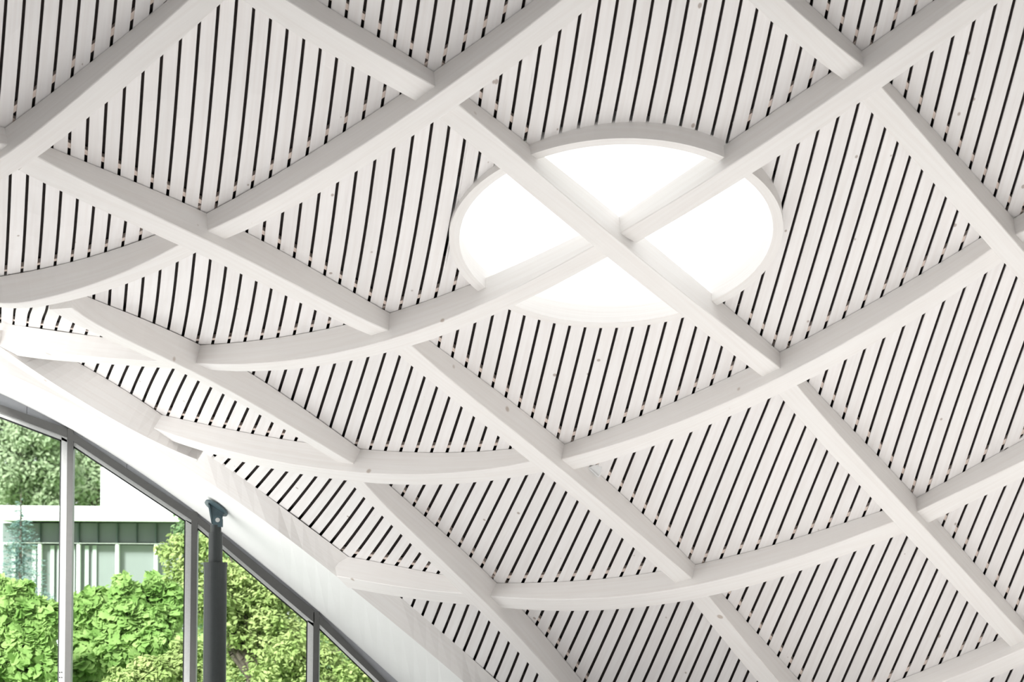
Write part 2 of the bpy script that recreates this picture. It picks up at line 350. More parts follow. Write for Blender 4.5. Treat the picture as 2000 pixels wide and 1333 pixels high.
beam('ceiling_beam', [(1545,710),(1579.6,746),(1601,770),(1643,818),(1692,866.5),(1735.8,913),(1791.8,971.5),(1843,1030.5),(1881,1076),(1921,1121.5),(1961.5,1167),(1996.5,1210.8),(2015,1232)], (1791.8,971.5), L1, G1)
beam('ceiling_beam', [(1480,-85),(1573,0),(1587.5,13.5),(1616,39.8),(1643,63),(1682,98.3),(1691,106)], (1480,-85), L1, G1, deg=3)
beam('ceiling_beam', [(1703,124),(1737,160),(1767,191.5),(1821.5,248.5),(1868.8,302.8),(1919.5,358.8),(1966.8,411),(1979.6,425.8),(2060,520),(2150,635)], (1979.6,425.8), L1, G1)
beam('ceiling_beam', [(96,567.5),(138.6,584.4),(182.4,599.4),(241.5,620),(301,644.8),(370.6,673.8),(458.8,727),(518,763.8),(567,797),(616,830),(675.4,874.8),(684,882)], (370.6,673.8), L1, G1)
beam('ceiling_beam', [(715,905),(760,946.8),(793.6,977.4),(835.5,1013),(900,1072.5),(942,1109),(972.6,1139),(1017.5,1189),(1047.5,1223.5),(1085,1268.5),(1122.5,1312),(1140.5,1333),(1230,1440)], (972.6,1139), L1, G1)
def tapering_beam():
    n = 24
    a, _, L_ = smooth_curve([cast(u, v) for u, v in [(30,645),(95,679),(160.8,713.4),(235,755.8),(284.4,790),(312.6,809.2),(350,836),(400,877)]], n, 3)
    b, _, _ = smooth_curve([at(u, v, 28.05) for u, v in [(-40,648),(0,677),(30,699),(72,729),(132,767),(188,800),(240,829.6),(291.6,857),(360,889.6),(385,898)]], n, 4)
    c, _, _ = smooth_curve([at(u, v, 28.16) for u, v in [(-40,664),(0,692.8),(24,709.6),(72,743),(132,778),(168,800),(240,840.4),(292.8,866.8),(324,880),(384,902.5)]], n, 4)
    V, Fc, UV = [], [], []
    for i in range(n):
        V += [a[i] + Vector((0, -0.03, 0)), b[i], c[i], a[i] + Vector((0, 0.12, 0.02))]; UV += [(L_*i/n, x) for x in (0, .3, .42, .7)]
    for i in range(n - 1):
        for j in range(4): Fc.append((i*4+j, i*4+(j+1) % 4, (i+1)*4+(j+1) % 4, (i+1)*4+j))
    Fc += [(3, 2, 1, 0), tuple((n-1)*4 + j for j in range(4))]
    o = mesh_obj('ceiling_beam', V, Fc, M['beam'], None, UV)
    bm = bmesh.new(); bm.from_mesh(o.data); bmesh.ops.recalc_face_normals(bm, faces=bm.faces); bm.to_mesh(o.data); bm.free()
    return tag(o, 'tapering whitewashed beam lying along the arched edge beam and ending against it', 'beam', 'lattice beams meeting the arched edge beam')
tapering_beam()

# ------------------------------------------------------------------ arched edge beam over the glazing
EB = [(-80,690),(0,725),(72,755),(120,778),(160,800),(240,842.8),(300,876.4),(360,912.4),(416,950),(538,1028),(620,1098.8),(680,1148),(749.6,1200),(905.5,1332.5),(1000,1420)]
EC = [(-80,735),(0,769),(54,794),(133,838),(247.5,908.6),(333,966),(400,1011),(564,1150),(626,1202),(697,1260),(775.5,1331),(880,1432),(1000,1550)]
BT = [(-80,585),(0,622),(60,658),(110,686),(160.8,713.4),(235,755.8),(312.6,809.2),(400.8,884.8),(499.5,953.5),(585,1014),(680,1087.8),(780.8,1167),(884.5,1256),(966.8,1326),(1050,1400)]
EDGEY = 28.62
def edge_beam():
    n = 46; us = np.linspace(-80, 1000, n); La = 7.5
    def curve(pts, deg):
        p = np.array(pts); return np.polyval(np.polyfit((p[:, 0] - 460) / 540, p[:, 1], deg), (us - 460) / 540)
    va, vb, vt = curve(EB, 6), curve(EC, 6), curve(BT, 6)
    ya = np.interp(us, [-80, 240, 320, 416, 538, 680, 905, 1000], [28.85, 28.80, 28.66, 28.53, 28.45, 28.66, 28.95, 29.18])
    yt = np.interp(us, [-80, 300, 400, 500, 585, 680, 781, 885, 967, 1050], [28.78, 28.6, 28.45, 28.44, 28.45, 28.54, 28.65, 28.83, 28.97, 29.15]) - 0.01
    a = [at(u, v, y) for u, v, y in zip(us, va, ya)]; b = [at(u, v, FACY) for u, v in zip(us, vb)]; t = [at(u, v, y) for u, v, y in zip(us, vt, yt)]
    V, Fc, UV = [], [], []; k = 4
    for i in range(n):
        up = Vector((0, 0, 1))
        V += [t[i], a[i], b[i], b[i] + Vector((0.25, 0, 0.45))]; UV += [(i * La / n, x) for x in (0, 0.3, 1.0, 1.4)]
    for i in range(n - 1):
        for j in range(k): Fc.append((i*k+j, i*k+(j+1) % k, (i+1)*k+(j+1) % k, (i+1)*k+j))
    Fc.append((3, 2, 1, 0)); Fc.append(tuple((n-1)*k + j for j in range(k)))
    o = mesh_obj('arched_edge_beam', V, Fc, M['beam'], None, UV)
    o.data.materials.append(M['white'])
    for f in o.data.polygons:
        j = f.index % k if f.index < (n-1)*k else 0
        if j == 1: f.material_index = 1
    bm = bmesh.new(); bm.from_mesh(o.data); bmesh.ops.recalc_face_normals(bm, faces=bm.faces); bm.to_mesh(o.data); bm.free()
    return tag(o, 'wide arched edge beam with smooth white underside above the windows, carried by the dark post', 'beam')
edge_beam()

# ------------------------------------------------------------------ boarded ceiling panels
NODE = {'11':(12,270),'21':(406,438),'22':(850,160),'31':(764,635),'32':(1216,443),'33':(1686,120),'41':(1103,888),'42':(1523,710),'43':(1982,447),'51':(1355,1122),'52':(1792,993),
 '30':(367,690),'40':(670,892),'50':(968,1157),'4m':(306,818),'5m':(674,1098),'62':(2008,1250),'20':(85,572),'12':(425,-95),'23':(1300,-215),'13':(880,-420),'34':(2200,-250),'24':(1750,-560),
 '44':(2450,120),'53':(2230,700),'63':(2430,980),'61':(1590,1380),'71':(1800,1620),'72':(2200,1500),'60':(1200,1420),'6m':(990,1350)}
CELLS = [  # corners (left, bottom, right, top), one slot in pixels (upper end, lower end)
 (['@-120,180','11','12','@60,-250'], ((48,0),(28,234.5)), (191,0), 4),
 (['11','21','22','12'], ((462,7),(421.8,406)), (134.8,300), 9),
 (['@-60,330','@-60,546','20','21','11'], ((54,345),(42.7,533)), (246,430), 6),
 (['12','22','23','13'], ((818,0),(801,110)), (680,0), 4),
 (['21','31','32','22'], ((844,241.5),(781,604.5)), (683,433), 4),
 (['20','30','31','21'], ((379.8,499.5),(355,665.8)), (152,587), 7),
 (['@-60,590','@-60,626','@20,646','30','20'], ((58.2,609.6),(52.8,637.8)), (138,649), 3),
 (['22','32','33','23'], ((1171.5,3.5),(1127.8,259)), (1344.8,0), 5),
 (['23','33','34','24'], ((1688.5,0),(1669,84)), (1756.8,0), 2),
 (['32','42','43','33'], ((1676,433),(1611.5,639.5)), (1863.5,433), 6),
 (['31','41','42','32'], ((1173,644.8),(1119,856.5)), (856.5,678), 10),
 (['30','40','41','31'], ((781.4,695),(722.8,878)), (996.5,876), 9),
 (['@70,668','4m','40','30'], ((334,730.5),(303,799)), (549.5,855), 9),
 (['33','43','44','34'], ((1944,12),(1870,301)), (1767,190.8), 4),
 (['4m','5m','50','40'], ((788,1040),(746,1100)), (626,1045), 5),
 (['40','50','51','41'], ((1061,927),(963,1127)), (1278,1116), 10),
 (['41','51','52','42'], ((1531,786.5),(1408.5,1090)), (1686.8,1007.8), 8),
 (['42','52','53','43'], ((1804,615),(1714.8,888)), (1601,769), 5),
 (['52','62','63','53'], ((2000,936),(1922.3,1121.5)), (1861.8,1049.8), 3),
 (['51','61','62','52'], ((1666.8,1085.8),(1559.7,1326)), (1440,1191.5), 6),
 (['50','60','61','51'], ((1145.8,1198),(1103.8,1288.8)), (1028,1200), 4),
 (['5m','6m','60','50'], ((939.5,1186.8),(905,1273.8)), (965,1326), 3),
 (['61','71','72','62'], ((1973.6,1314.6),(1955,1355)), (1937.6,1330), 1),
]
def nodepx(k):
    if k[0] == '@': return tuple(float(x) for x in k[1:].split(','))
    return NODE[k]
def line_hits(poly, o, d):
    """parameter interval of the line o + s d inside a convex polygon in plan"""
    lo, hi = -1e9, 1e9; n = len(poly)
    area = sum(poly[i][0]*poly[(i+1) % n][1] - poly[(i+1) % n][0]*poly[i][1] for i in range(n)); sg = 1 if area > 0 else -1
    for i in range(n):
        a, b = poly[i], poly[(i+1) % n]; ex, ey = b[0]-a[0], b[1]-a[1]; nx, ny = -ey*sg, ex*sg       # inward
        f0 = (o[0]-a[0])*nx + (o[1]-a[1])*ny; fd = d[0]*nx + d[1]*ny
        if abs(fd) < 1e-12:
            if f0 < 0: return None
        elif fd > 0: lo = max(lo, -f0/fd)
        else: hi = min(hi, -f0/fd)
    return (lo, hi) if hi > lo else None
RIM_T = 0.068
def cut_sky(iv, o, d):
    """remove the skylight from an interval"""
    if iv is None: return []
    near = min(sk_dist(on_shell(o[0]+d[0]*s, o[1]+d[1]*s)) for s in np.linspace(iv[0], iv[1], 9))
    if near > SKR + 0.8: return [iv]
    ss = np.arange(iv[0], iv[1], 0.008); ins = [sk_dist(on_shell(o[0]+d[0]*s, o[1]+d[1]*s)) < SKR + RIM_T * 0.6 for s in ss]
    out = []; st = None
    for s, i in zip(ss, ins):
        if not i and st is None: st = s
        if i and st is not None: out.append((st, s)); st = None
    if st is not None: out.append((st, iv[1]))
    return out
n_boards = 0
for corners, (sp, sq), sr, sn in CELLS:
    poly = []
    for k in corners:
        p = cast(*nodepx(k)); poly.append((p.x, p.y))
    p0, p1, p2 = cast(*sp), cast(*sq), cast(*sr)
    d = Vector((p1.x-p0.x, p1.y-p0.y)); d.normalize(); e = Vector((-d.y, d.x))
    t0 = p1.x*e.x + p1.y*e.y; t2 = p2.x*e.x + p2.y*e.y
    pitch = abs(t2 - t0) / sn if sn > 1 else PITCH
    sgn = 1 if t2 > t0 else -1
    cx = sum(q[0] for q in poly) / len(poly); cy = sum(q[1] for q in poly) / len(poly)
    # the panel: dark felt behind the boards
    V, Fc = [], []; big = []
    for q in poly:
        v_ = Vector((q[0]-cx, q[1]-cy)); big.append((cx + v_.x*1.0, cy + v_.y*1.0))
    ts = [q[0]*e.x + q[1]*e.y for q in big]; tmin, tmax = min(ts), max(ts); NS, NT = 10, 24
    near_sky = any(c in ('32',) for c in corners)
    rows = []
    for i in range(NT + 1):
        t = tmin + 1e-4 + (tmax - tmin - 2e-4) * i / NT; o = (e.x*t, e.y*t); iv = line_hits(big, o, (d.x, d.y)) or (0, 0)
        rows.append([Vector((o[0]+d.x*s, o[1]+d.y*s)) for s in np.linspace(iv[0], iv[1], (40 if near_sky else NS) + 1)])
    m_ = len(rows[0])
    for r in rows: V += [on_shell(q.x, q.y, -0.055) for q in r]
    for i in range(NT):
        for j in range(m_ - 1):
            q = (i*m_+j, (i+1)*m_+j, (i+1)*m_+j+1, i*m_+j+1)
            if near_sky and min(sk_dist(V[k]) for k in q) < SKR + 0.03: continue
            Fc.append(q)
    panel = mesh_obj('ceiling_panel', V, Fc, M['felt'], ceiling)
    # boards
    k0 = math.floor((tmin - t0) / pitch) - 1; k1 = math.ceil((tmax - t0) / pitch) + 1
    for k in range(k0, k1):
        ta = t0 + k*pitch + SLOT/2; tb = t0 + (k+1)*pitch - SLOT/2
        strips = 6 if near_sky else 1
        V, Fc, UV = [], [], []
        for sidx in range(strips):
            qa = ta + (tb-ta)*sidx/strips; qb = ta + (tb-ta)*(sidx+1)/strips
            ca, cb = max(tmin + 1e-4, min(tmax - 1e-4, qa)), max(tmin + 1e-4, min(tmax - 1e-4, qb))
            if cb - ca < 1e-4: continue
            oa, ob = (e.x*ca, e.y*ca), (e.x*cb, e.y*cb)
            ia = cut_sky(line_hits(big, oa, (d.x, d.y)), oa, (d.x, d.y)) if near_sky else [line_hits(big, oa, (d.x, d.y))]
            ib = cut_sky(line_hits(big, ob, (d.x, d.y)), ob, (d.x, d.y)) if near_sky else [line_hits(big, ob, (d.x, d.y))]
            pairs = []
            for A_ in ia:
                for B_ in ib:
                    if A_ and B_ and min(A_[1], B_[1]) > max(A_[0], B_[0]) - 0.05: pairs.append((A_, B_))
            for A_, B_ in pairs:
                if (A_[1]-A_[0]) + (B_[1]-B_[0]) < 0.03: continue
                ns = max(2, int(max(A_[1]-A_[0], B_[1]-B_[0]) / 0.35) + 1); base = len(V)
                for q in range(ns + 1):
                    f = q / ns
                    for o, I in ((oa, A_), (ob, B_)):
                        s = I[0] + (I[1]-I[0])*f; x, y = o[0]+d.x*s, o[1]+d.y*s
                        V.append(on_shell(x, y, 0.0)); V.append(on_shell(x, y, -BT_)); UV += [(s, o[0]*e.x+o[1]*e.y)] * 2
                for q in range(ns):
                    a = base + q*4; b = a + 4
                    Fc += [(a, b, b+2, a+2), (a+1, a+3, b+3, b+1)]
                    if sidx == 0: Fc.append((a, a+1, b+1, b))
                    if sidx == strips - 1: Fc.append((a+2, b+2, b+3, a+3))
                Fc.append((base, base+2, base+3, base+1)); z_ = base + ns*4; Fc.append((z_, z_+1, z_+3, z_+2))
        if Fc:
            # only boards that can be seen or lie just outside the frame
            us = [project(v) for v in V]
            if all(u < -60 for u, v in us) or all(u > 2060 for u, v in us) or all(v < -60 for u, v in us) or all(v > 1393 for u, v in us): continue
            mesh_obj('board', V, Fc, M['board'], panel, UV); n_boards += 1
print('boards', n_boards)

# ------------------------------------------------------------------ skylight
sky_o = empty('skylight', SKC0)
tag(sky_o, 'large round skylight with curved white timber rim, crossed by two ceiling beams', 'skylight')
def ring_part(name, a0, a1, r0, r1, h0, h1, mat, seg=24, parent=sky_o):
    V, Fc, UV = [], [], []
    for i in range(seg + 1):
        a = a0 + (a1 - a0) * i / seg
        V += [sk(a, r0, h0), sk(a, r1, h0), sk(a, r1, h1), sk(a, r0, h1)]; UV += [(a * r0, x) for x in (0, r1-r0, r1-r0+h1, 2*(r1-r0)+h1)]
    for i in range(seg):
        for j in range(4): Fc.append((i*4+j, i*4+(j+1) % 4, (i+1)*4+(j+1) % 4, (i+1)*4+j))
    Fc += [(3, 2, 1, 0), tuple(seg*4 + j for j in range(4))]
    o = mesh_obj(name, V, Fc, mat, None, UV); bm = bmesh.new(); bm.from_mesh(o.data); bmesh.ops.recalc_face_normals(bm, faces=bm.faces); bm.to_mesh(o.data); bm.free()
    for p in o.data.polygons: p.use_smooth = False
    return put(o, parent, SKC0)
# the four rim segments stop against the crossing beams
def sk_angle(px):
    r = Vector(ray(*px)); t = ((SKC0 - Vector((0, 0, EYE))).dot(SKN)) / r.dot(SKN); p = r * t + Vector((0, 0, EYE)) - SKC0
    return math.atan2(p.dot(SKB), p.dot(SKA))
ends = [(1049,290),(1424,276),(1497,325),(1404,592),(1335,632),(1010,607),(950,578),(972,340)]   # top pair, right pair, bottom pair, left pair
for i in range(0, 8, 2):
    a0, a1 = sk_angle(ends[i]), sk_angle(ends[i+1]); mid = sk_angle([(1236,265),(1530,455),(1180,636),(890,465)][i//2])
    def unwrap(a, ref):
        while a - ref > PI: a -= 2*PI
        while a - ref < -PI: a += 2*PI
        return a
    a0, a1 = unwrap(a0, mid), unwrap(a1, mid)
    if a0 > a1: a0, a1 = a1, a0
    ring_part('rim_segment', a0 - 0.07, a1 + 0.07, SKR, SKR + RIM_T, 0.0, 0.14, M['beam'])
ring_part('upstand', 0, 2*PI, SKR + 0.005, SKR + 0.05, 0.14, 0.32, M['white'], 64)
ring_part('leak_seal_ring', 0, 2*PI, SKR + 0.05, SKR + 0.55, 0.27, 0.30, M['deck'], 64)  # unseen ring added to stop sky light leaking past the upstand
V = [sk(0, 0, 0.44)]; Fc = []
for i in range(1, 6):
    for j in range(48): V.append(sk(2*PI*j/48, (SKR + 0.05) * i / 5, 0.32 + 0.12 * (1 - (i/5)**2)))
for j in range(48): Fc.append((0, 1 + j, 1 + (j+1) % 48))
for i in range(4):
    for j in range(48): Fc.append((1+i*48+j, 1+(i+1)*48+j, 1+(i+1)*48+(j+1) % 48, 1+i*48+(j+1) % 48))
put(mesh_obj('dome_pane', V, Fc, M['dome'], None, None, True), sky_o, SKC0)
for (u, v, hh) in ((1045, 553, 0.30), (1145, 635, 0.30)):
    r = Vector(ray(u, v)); t = ((SKC0 - Vector((0, 0, EYE)) + -SKN * 0.02).dot(SKN)) / r.dot(SKN); p = r * t + Vector((0, 0, EYE))
    bm = bmesh.new(); bm_box(bm, p + Vector((-0.018, -0.018, -0.012)), p + Vector((0.018, 0.018, 0.012)))
    br = put(bm_obj('bracket', bm, M['plastic']), sky_o, SKC0)
    bm = bmesh.new(); bm_cyl(bm, p + Vector((0, 0, 0.01)), p - SKN * hh, 0.007, seg=8)
    put(bm_obj('opening_rod', bm, M['plastic']), sky_o, SKC0)

# ------------------------------------------------------------------ detector under the crossing
def detector():
    q = cast(1172, 929); p = at(1160, 920, q.y - 0.12)
    o = empty('motion_detector', p); tag(o, 'small white box detector fixed in the angle of two crossing beams', 'detector')
    bm = bmesh.new(); pts = [at(1147, 914, p.y), at(1178, 904, p.y), at(1172, 926, p.y), at(1168, 932, p.y)]
    bm_prism(bm, pts, (0.01, 0.10, 0.0)); put(bm_obj('housing', bm, M['plastic']), o, p)
    bm = bmesh.new(); pts = [at(1151, 917, p.y - 0.012), at(1153, 916, p.y - 0.012), at(1170, 931, p.y - 0.012), at(1168, 933, p.y - 0.012)]
    bm_prism(bm, pts, (0, 0.03, 0)); put(bm_obj('front_lip', bm, M['bwhite']), o, p)
    bm = bmesh.new(); bm_cyl(bm, at(1143, 916, p.y), at(1151, 914.5, p.y), 0.008, seg=10); put(bm_obj('cable_gland', bm, M['plastic']), o, p)
    bm = bmesh.new(); bm_cyl(bm, at(1135.8, 922, p.y + 0.02), at(1135.8, 922, p.y + 0.10), 0.0035, seg=8); put(bm_obj('screw', bm, M['gasket']), o, p)
detector()

# ------------------------------------------------------------------ glazed front
win = empty('window_1', (0, FACY, 0)); tag(win, kind='structure')
GY = FACY + 0.06
def fpoly(name, px, y0, y1, mat, parent):
    bm = bmesh.new(); pts = [at(u, v, y0) for u, v in px]; bm_prism(bm, pts, (0, y1 - y0, 0)); return put(bm_obj(name, bm, mat), parent, (0, FACY, 0))
# mullions (centre pixel of dark bar at top and bottom), heads between them
FLOORV = VH + EYE / FACY * F + 6
MUL = [(131.6, 143.5, 838), (374.0, 386.0, 1000), (612.4, 624.0, 1196)]      # dark face left, right, top
LEAN = 0.0105
def lean(x, v, vref=1100): return x - LEAN * 0 + (vref - v) * 0.0105 * 0 + 0
for (l, r, vt) in MUL:
    def X(x, v): return x + (vt - v) * 0.0112
    m_ = fpoly('mullion', [(X(l, vt), vt), (X(r, vt), vt), (X(r, FLOORV), FLOORV), (X(l, FLOORV), FLOORV)], FACY - 0.05, FACY + 0.08, M['dark_frame'], win)
    b_ = fpoly('glazing_bead', [(X(l - 11.3, vt + 18), vt + 16), (X(l, vt + 18), vt + 22), (X(l, FLOORV), FLOORV), (X(l - 11.3, FLOORV), FLOORV)], FACY - 0.02, FACY + 0.07, M['bead'], win)
    g_ = fpoly('gasket', [(X(l - 13.8, vt + 18), vt + 16), (X(l - 11.3, vt + 18), vt + 18), (X(l - 11.3, FLOORV), FLOORV), (X(l - 13.8, FLOORV), FLOORV)], FACY + 0.0, FACY + 0.07, M['gasket'], win)
    if l < 200:
        for k in range(4):
            u_, v_ = 116.5 + (k % 2) * 4, 1314 + (k // 2) * 10
            bm = bmesh.new(); bm_cyl(bm, at(u_, v_, FACY - 0.026), at(u_, v_, FACY - 0.015), 0.006, seg=8); put(bm_obj('screw', bm, M['gasket']), win, (0, FACY, 0))
HEADS = [ # band top line, band bottom line for each pane: ((u,v),(u,v)) top, bottom
 (((-90, 759), (131, 837)), ((-90, 772), (131, 855.5))),
 (((143, 846), (374, 1000)), ((143, 863), (374, 1016.5))),
 (((386, 1008), (614, 1193)), ((386, 1023.5), (614, 1217.5))),
 (((624, 1201), (790, 1366)), ((624, 1220), (790, 1380)))]
for (a, b), (c, d_) in HEADS:
    h = fpoly('head_rail', [a, b, d_, c], FACY - 0.05, FACY + 0.08, M['dark_frame'], win)
    fpoly('glazing_bead', [c, d_, (d_[0], d_[1] + 8.5), (c[0], c[1] + 8)], FACY - 0.02, FACY + 0.07, M['bead'], win)
    fpoly('gasket', [(c[0], c[1] + 8), (d_[0], d_[1] + 8.5), (d_[0], d_[1] + 12), (c[0], c[1] + 11.5)], FACY, FACY + 0.07, M['gasket'], win)
    p_ = fpoly('pane', [(c[0], c[1] + 6), (d_[0], d_[1] + 6), (d_[0] - 3, FLOORV), (c[0] - 3, FLOORV)], GY, GY + 0.012, M['glass'], win)
# grey closing panels between the heads and the edge beam
fpoly('closing_panel', [(-90, 722), (0, 764), (52, 789), (52, 812), (0, 794), (-90, 763)], FACY - 0.005, FACY + 0.05, M['grey_panel'], win)
fpoly('closing_panel', [(53, 789.5), (133, 832), (160, 850), (145, 850), (131, 840), (53, 812.3)], FACY - 0.005, FACY + 0.05, M['grey_panel'], win)
fpoly('closing_panel', [(143, 838), (247, 902), (247, 919), (143, 850)], FACY - 0.02, FACY + 0.05, M['grey_panel'], win)
fpoly('closing_panel', [(248, 902.5), (400, 1004), (400, 1022), (248, 919.5)], FACY - 0.02, FACY + 0.05, M['grey_panel'], win)
fpoly('closing_panel', [(400, 1004), (626, 1195), (626, 1206), (400, 1023)], FACY - 0.02, FACY + 0.05, M['grey_panel'], win)
fpoly('closing_panel', [(626, 1196), (800, 1346), (800, 1380), (626, 1206)], FACY - 0.02, FACY + 0.05, M['grey_panel'], win)

# ------------------------------------------------------------------ steel post with hinged head
def post():
    y = 29.1; base = at(420, 1200, y); base.z = 0; k = y / F
    o = empty('steel_post', base); tag(o, 'round dark steel post with a hinged plate head under the arched edge beam', 'post')
    X = base.x
    def zz(v): return at(420, v, y).z
    bm = bmesh.new(); bm_cyl(bm, (X, y, 0), (X, y, zz(1106)), 22.6*k, seg=40); put(bm_obj('shaft', bm, M['post'], smooth=False), o, base)
    bm = bmesh.new(); bm_cyl(bm, (X, y, 0), (X, y, 0.03), 0.2, seg=32); put(bm_obj('base_plate', bm, M['post']), o, base)
    bm = bmesh.new(); bm_cyl(bm, (X, y, zz(1108)), (X, y, zz(1099)), 23.6*k, seg=40); put(bm_obj('collar', bm, M['post']), o, base)
    bm = bmesh.new(); bm_cyl(bm, (X, y, zz(1100)), (X, y, zz(1041)), 13.8*k, seg=32); put(bm_obj('inner_tube', bm, M['post']), o, base)
    Xh = X + 0.6*k
    bm = bmesh.new(); bm_cyl(bm, (Xh, y, zz(1042)), (Xh, y, zz(1026)), 10.4*k, seg=28); neck = put(bm_obj('neck', bm, M['post']), o, base)
    # fork cheeks around the hinge pin
    hp = at(426, 1016.5, y)
    for s in (-1, 1):
        bm = bmesh.new(); pts = []
        for i in range(13): a = PI * i / 12; pts.append((hp.x + 8.8*k*math.cos(a), y + s*7.5*k - 2*k, hp.z + 8.8*k*math.sin(a)))
        pts += [(hp.x - 9.5*k, y + s*7.5*k - 2*k, zz(1030)), (hp.x + 8.8*k, y + s*7.5*k - 2*k, zz(1030))]
        bm_prism(bm, pts, (0, 4*k, 0)); put(bm_obj('fork_cheek', bm, M['head']), o, base)
    bm = bmesh.new(); bm_cyl(bm, (hp.x, y - 11.5*k, hp.z), (hp.x, y + 11*k, hp.z), 4.4*k, seg=20); put(bm_obj('hinge_pin', bm, M['bolt']), o, base)
    # swivelling plate: a tilted disc with a web under it
    c = at(422.5, 993, y); tilt = math.radians(31)
    R = Matrix.Rotation(tilt, 3, 'Y') @ Matrix.Rotation(math.radians(-17), 3, 'X')
    up = R @ Vector((0, 0, 1))
    bm = bmesh.new(); bm_cyl(bm, c - up*2.2*k, c + up*2.2*k, 25.5*k, seg=44); put(bm_obj('swivel_plate', bm, M['head']), o, base)
    ax = R @ Vector((1, 0, 0))
    bm = bmesh.new(); a = c - ax*17*k - up*1*k; b = c + ax*17*k - up*1*k
    pts = [a, b, Vector((hp.x + 6.5*k, y, hp.z - 6*k)), Vector((hp.x - 6*k, y, hp.z - 11*k)), Vector((hp.x - 11*k, y, hp.z - 8*k))]
    pts = [Vector((p.x, y - 4.5*k, p.z)) for p in pts]; bm_prism(bm, pts, (0, 9*k, 0)); put(bm_obj('web_plate', bm, M['head']), o, base)
    bm = bmesh.new(); pts = [a + Vector((-0.5*k, -12*k, 0)), a + Vector((3*k, -12*k, -2*k)), Vector((hp.x - 10*k, y - 3*k, hp.z - 8*k)), Vector((hp.x - 12.5*k, y - 3*k, hp.z - 8*k))]
    bm_prism(bm, pts, (0, 18*k, 0)); put(bm_obj('stiffener', bm, M['head']), o, base)
post()

# ------------------------------------------------------------------ outside: building, trees, shrubs
def building():
    y = 100.0; k = y / F; o = empty('flat_roofed_building', (at(180, 1170, y).x, y, 0))
    loc = Vector(o.location); tag(o, 'low white flat-roofed building with a band of windows, seen through the glazing', 'building')
    def box(name, u0, v0, u1, v1, y0, y1, mat, parent=o):
        a, b = at(u0, v0, y), at(u1, v1, y); bm = bmesh.new()
        bm_box(bm, (a.x, y + y0, min(a.z, b.z)), (b.x, y + y1, max(a.z, b.z))); return put(bm_obj(name, bm, mat), parent, loc)
    box('roof_fascia', 3, 990, 460, 1021.5, -1.2, 8, M['bwhite'])
    box('upper_block', 181, 908, 470, 990, 2, 10, M['bwhite'])
    box('wall', 8, 1021, 455, 1290, 0.6, 8, M['curtain'])
    box('transom', 3, 1060.5, 455, 1064.5, -0.3, 0.5, M['bwhite'])
    x = 3
    for i in range(6):
        u = 3 + 75.5*i
        if i: box('mullion', u - 2, 1064, u + 2, 1290, -0.25, 0.5, M['bwhite'])
        box('pane', u + 2, 1065, u + 73.5, 1290, 0.1, 0.15, M['bpane'])
        if i < 3:
            for q in (20, 34, 60) if i != 2 else (12, 27): box('curtain', u + q, 1066, u + q + 6, 1290, -0.02, 0.06, M['curtain'])
    for i in range(12):
        u = 3 + 37.75*i
        if i: box('clerestory_mullion', u - (1.3 if i % 2 == 0 else 0.7), 1022, u + (1.3 if i % 2 == 0 else 0.7), 1061, -0.2, 0.5, M['bdark'])
        box('clerestory_pane', u + 1, 1022, u + 37, 1060.5, 0.1, 0.15, M['bclere'])
building()

def leaf_cloud(name, centres, n, size, mat, parent, loc, up=0.5, lobes=True, shell=0.55):
    """n leaves scattered through ellipsoids [(centre, radii)]"""
    vol = np.array([r[0]*r[1]*r[2] for c, r in centres]) ** (2/3); vol /= vol.sum()
    which = rng.choice(len(centres), n, p=vol)
    d = rng.normal(size=(n, 3)); d /= np.linalg.norm(d, axis=1)[:, None]
    rad = 1 - shell * rng.random(n) ** 1.6
    cc = np.array([tuple(centres[i][0]) for i in which]); rr = np.array([centres[i][1] for i in which])
    P = cc + d * rr * rad[:, None]
    N_ = d * 0.7 + rng.normal(size=(n, 3)) * 0.6 + np.array([0, -0.2, up]); N_ /= np.linalg.norm(N_, axis=1)[:, None]
    A = np.cross(N_, rng.normal(size=(n, 3))); A /= np.linalg.norm(A, axis=1)[:, None]; B = np.cross(N_, A)
    s = size * (0.6 + 0.8 * rng.random(n))[:, None]
    if lobes: prof = [(0, -0.5, 0), (0.30, -0.28, .05), (0.52, 0.05, .12), (0.22, 0.12, .04), (0.30, 0.38, .08), (0, 0.62, 0), (-0.30, 0.38, .08), (-0.22, 0.12, .04), (-0.52, 0.05, .12), (-0.30, -0.28, .05)]
    else: prof = [(0, -0.5, 0), (0.24, -0.1, .08), (0.2, 0.2, .08), (0, 0.55, 0), (-0.2, 0.2, .08), (-0.24, -0.1, .08)]
    k = len(prof); V = np.concatenate([(P + A*s*a + B*s*b + N_*s*c)[:, None] for a, b, c in prof], 1).reshape(-1, 3)
    me = bpy.data.meshes.new(name); me.vertices.add(len(V)); me.vertices.foreach_set('co', V.ravel())
    me.loops.add(n*k); me.loops.foreach_set('vertex_index', np.arange(n*k)); me.polygons.add(n)
    me.polygons.foreach_set('loop_start', np.arange(n)*k); me.update(calc_edges=True); me.validate()
    me.materials.append(mat); o = bpy.data.objects.new(name, me); C.objects.link(o); put(o, parent, loc); o['kind'] = 'stuff'; return o
def branches(parent, loc, base, tips, r0, mat):
    bm = bmesh.new()
    for t in tips:
        p = Vector(base); q = Vector(t); n = 5; prev = p; 
        for i in range(1, n + 1):
            f = i / n; c = p.lerp(q, f) + Vector((random.uniform(-1, 1), random.uniform(-1, 1), random.uniform(0, 1))) * (q - p).length * 0.05 * (1 if i < n else 0)
            bm_cyl(bm, prev, c, r0 * (1 - (i-1)/n*0.85), r0 * (1 - i/n*0.85), seg=6, caps=False); prev = c
    return put(bm_obj('branches', bm, mat), parent, loc)
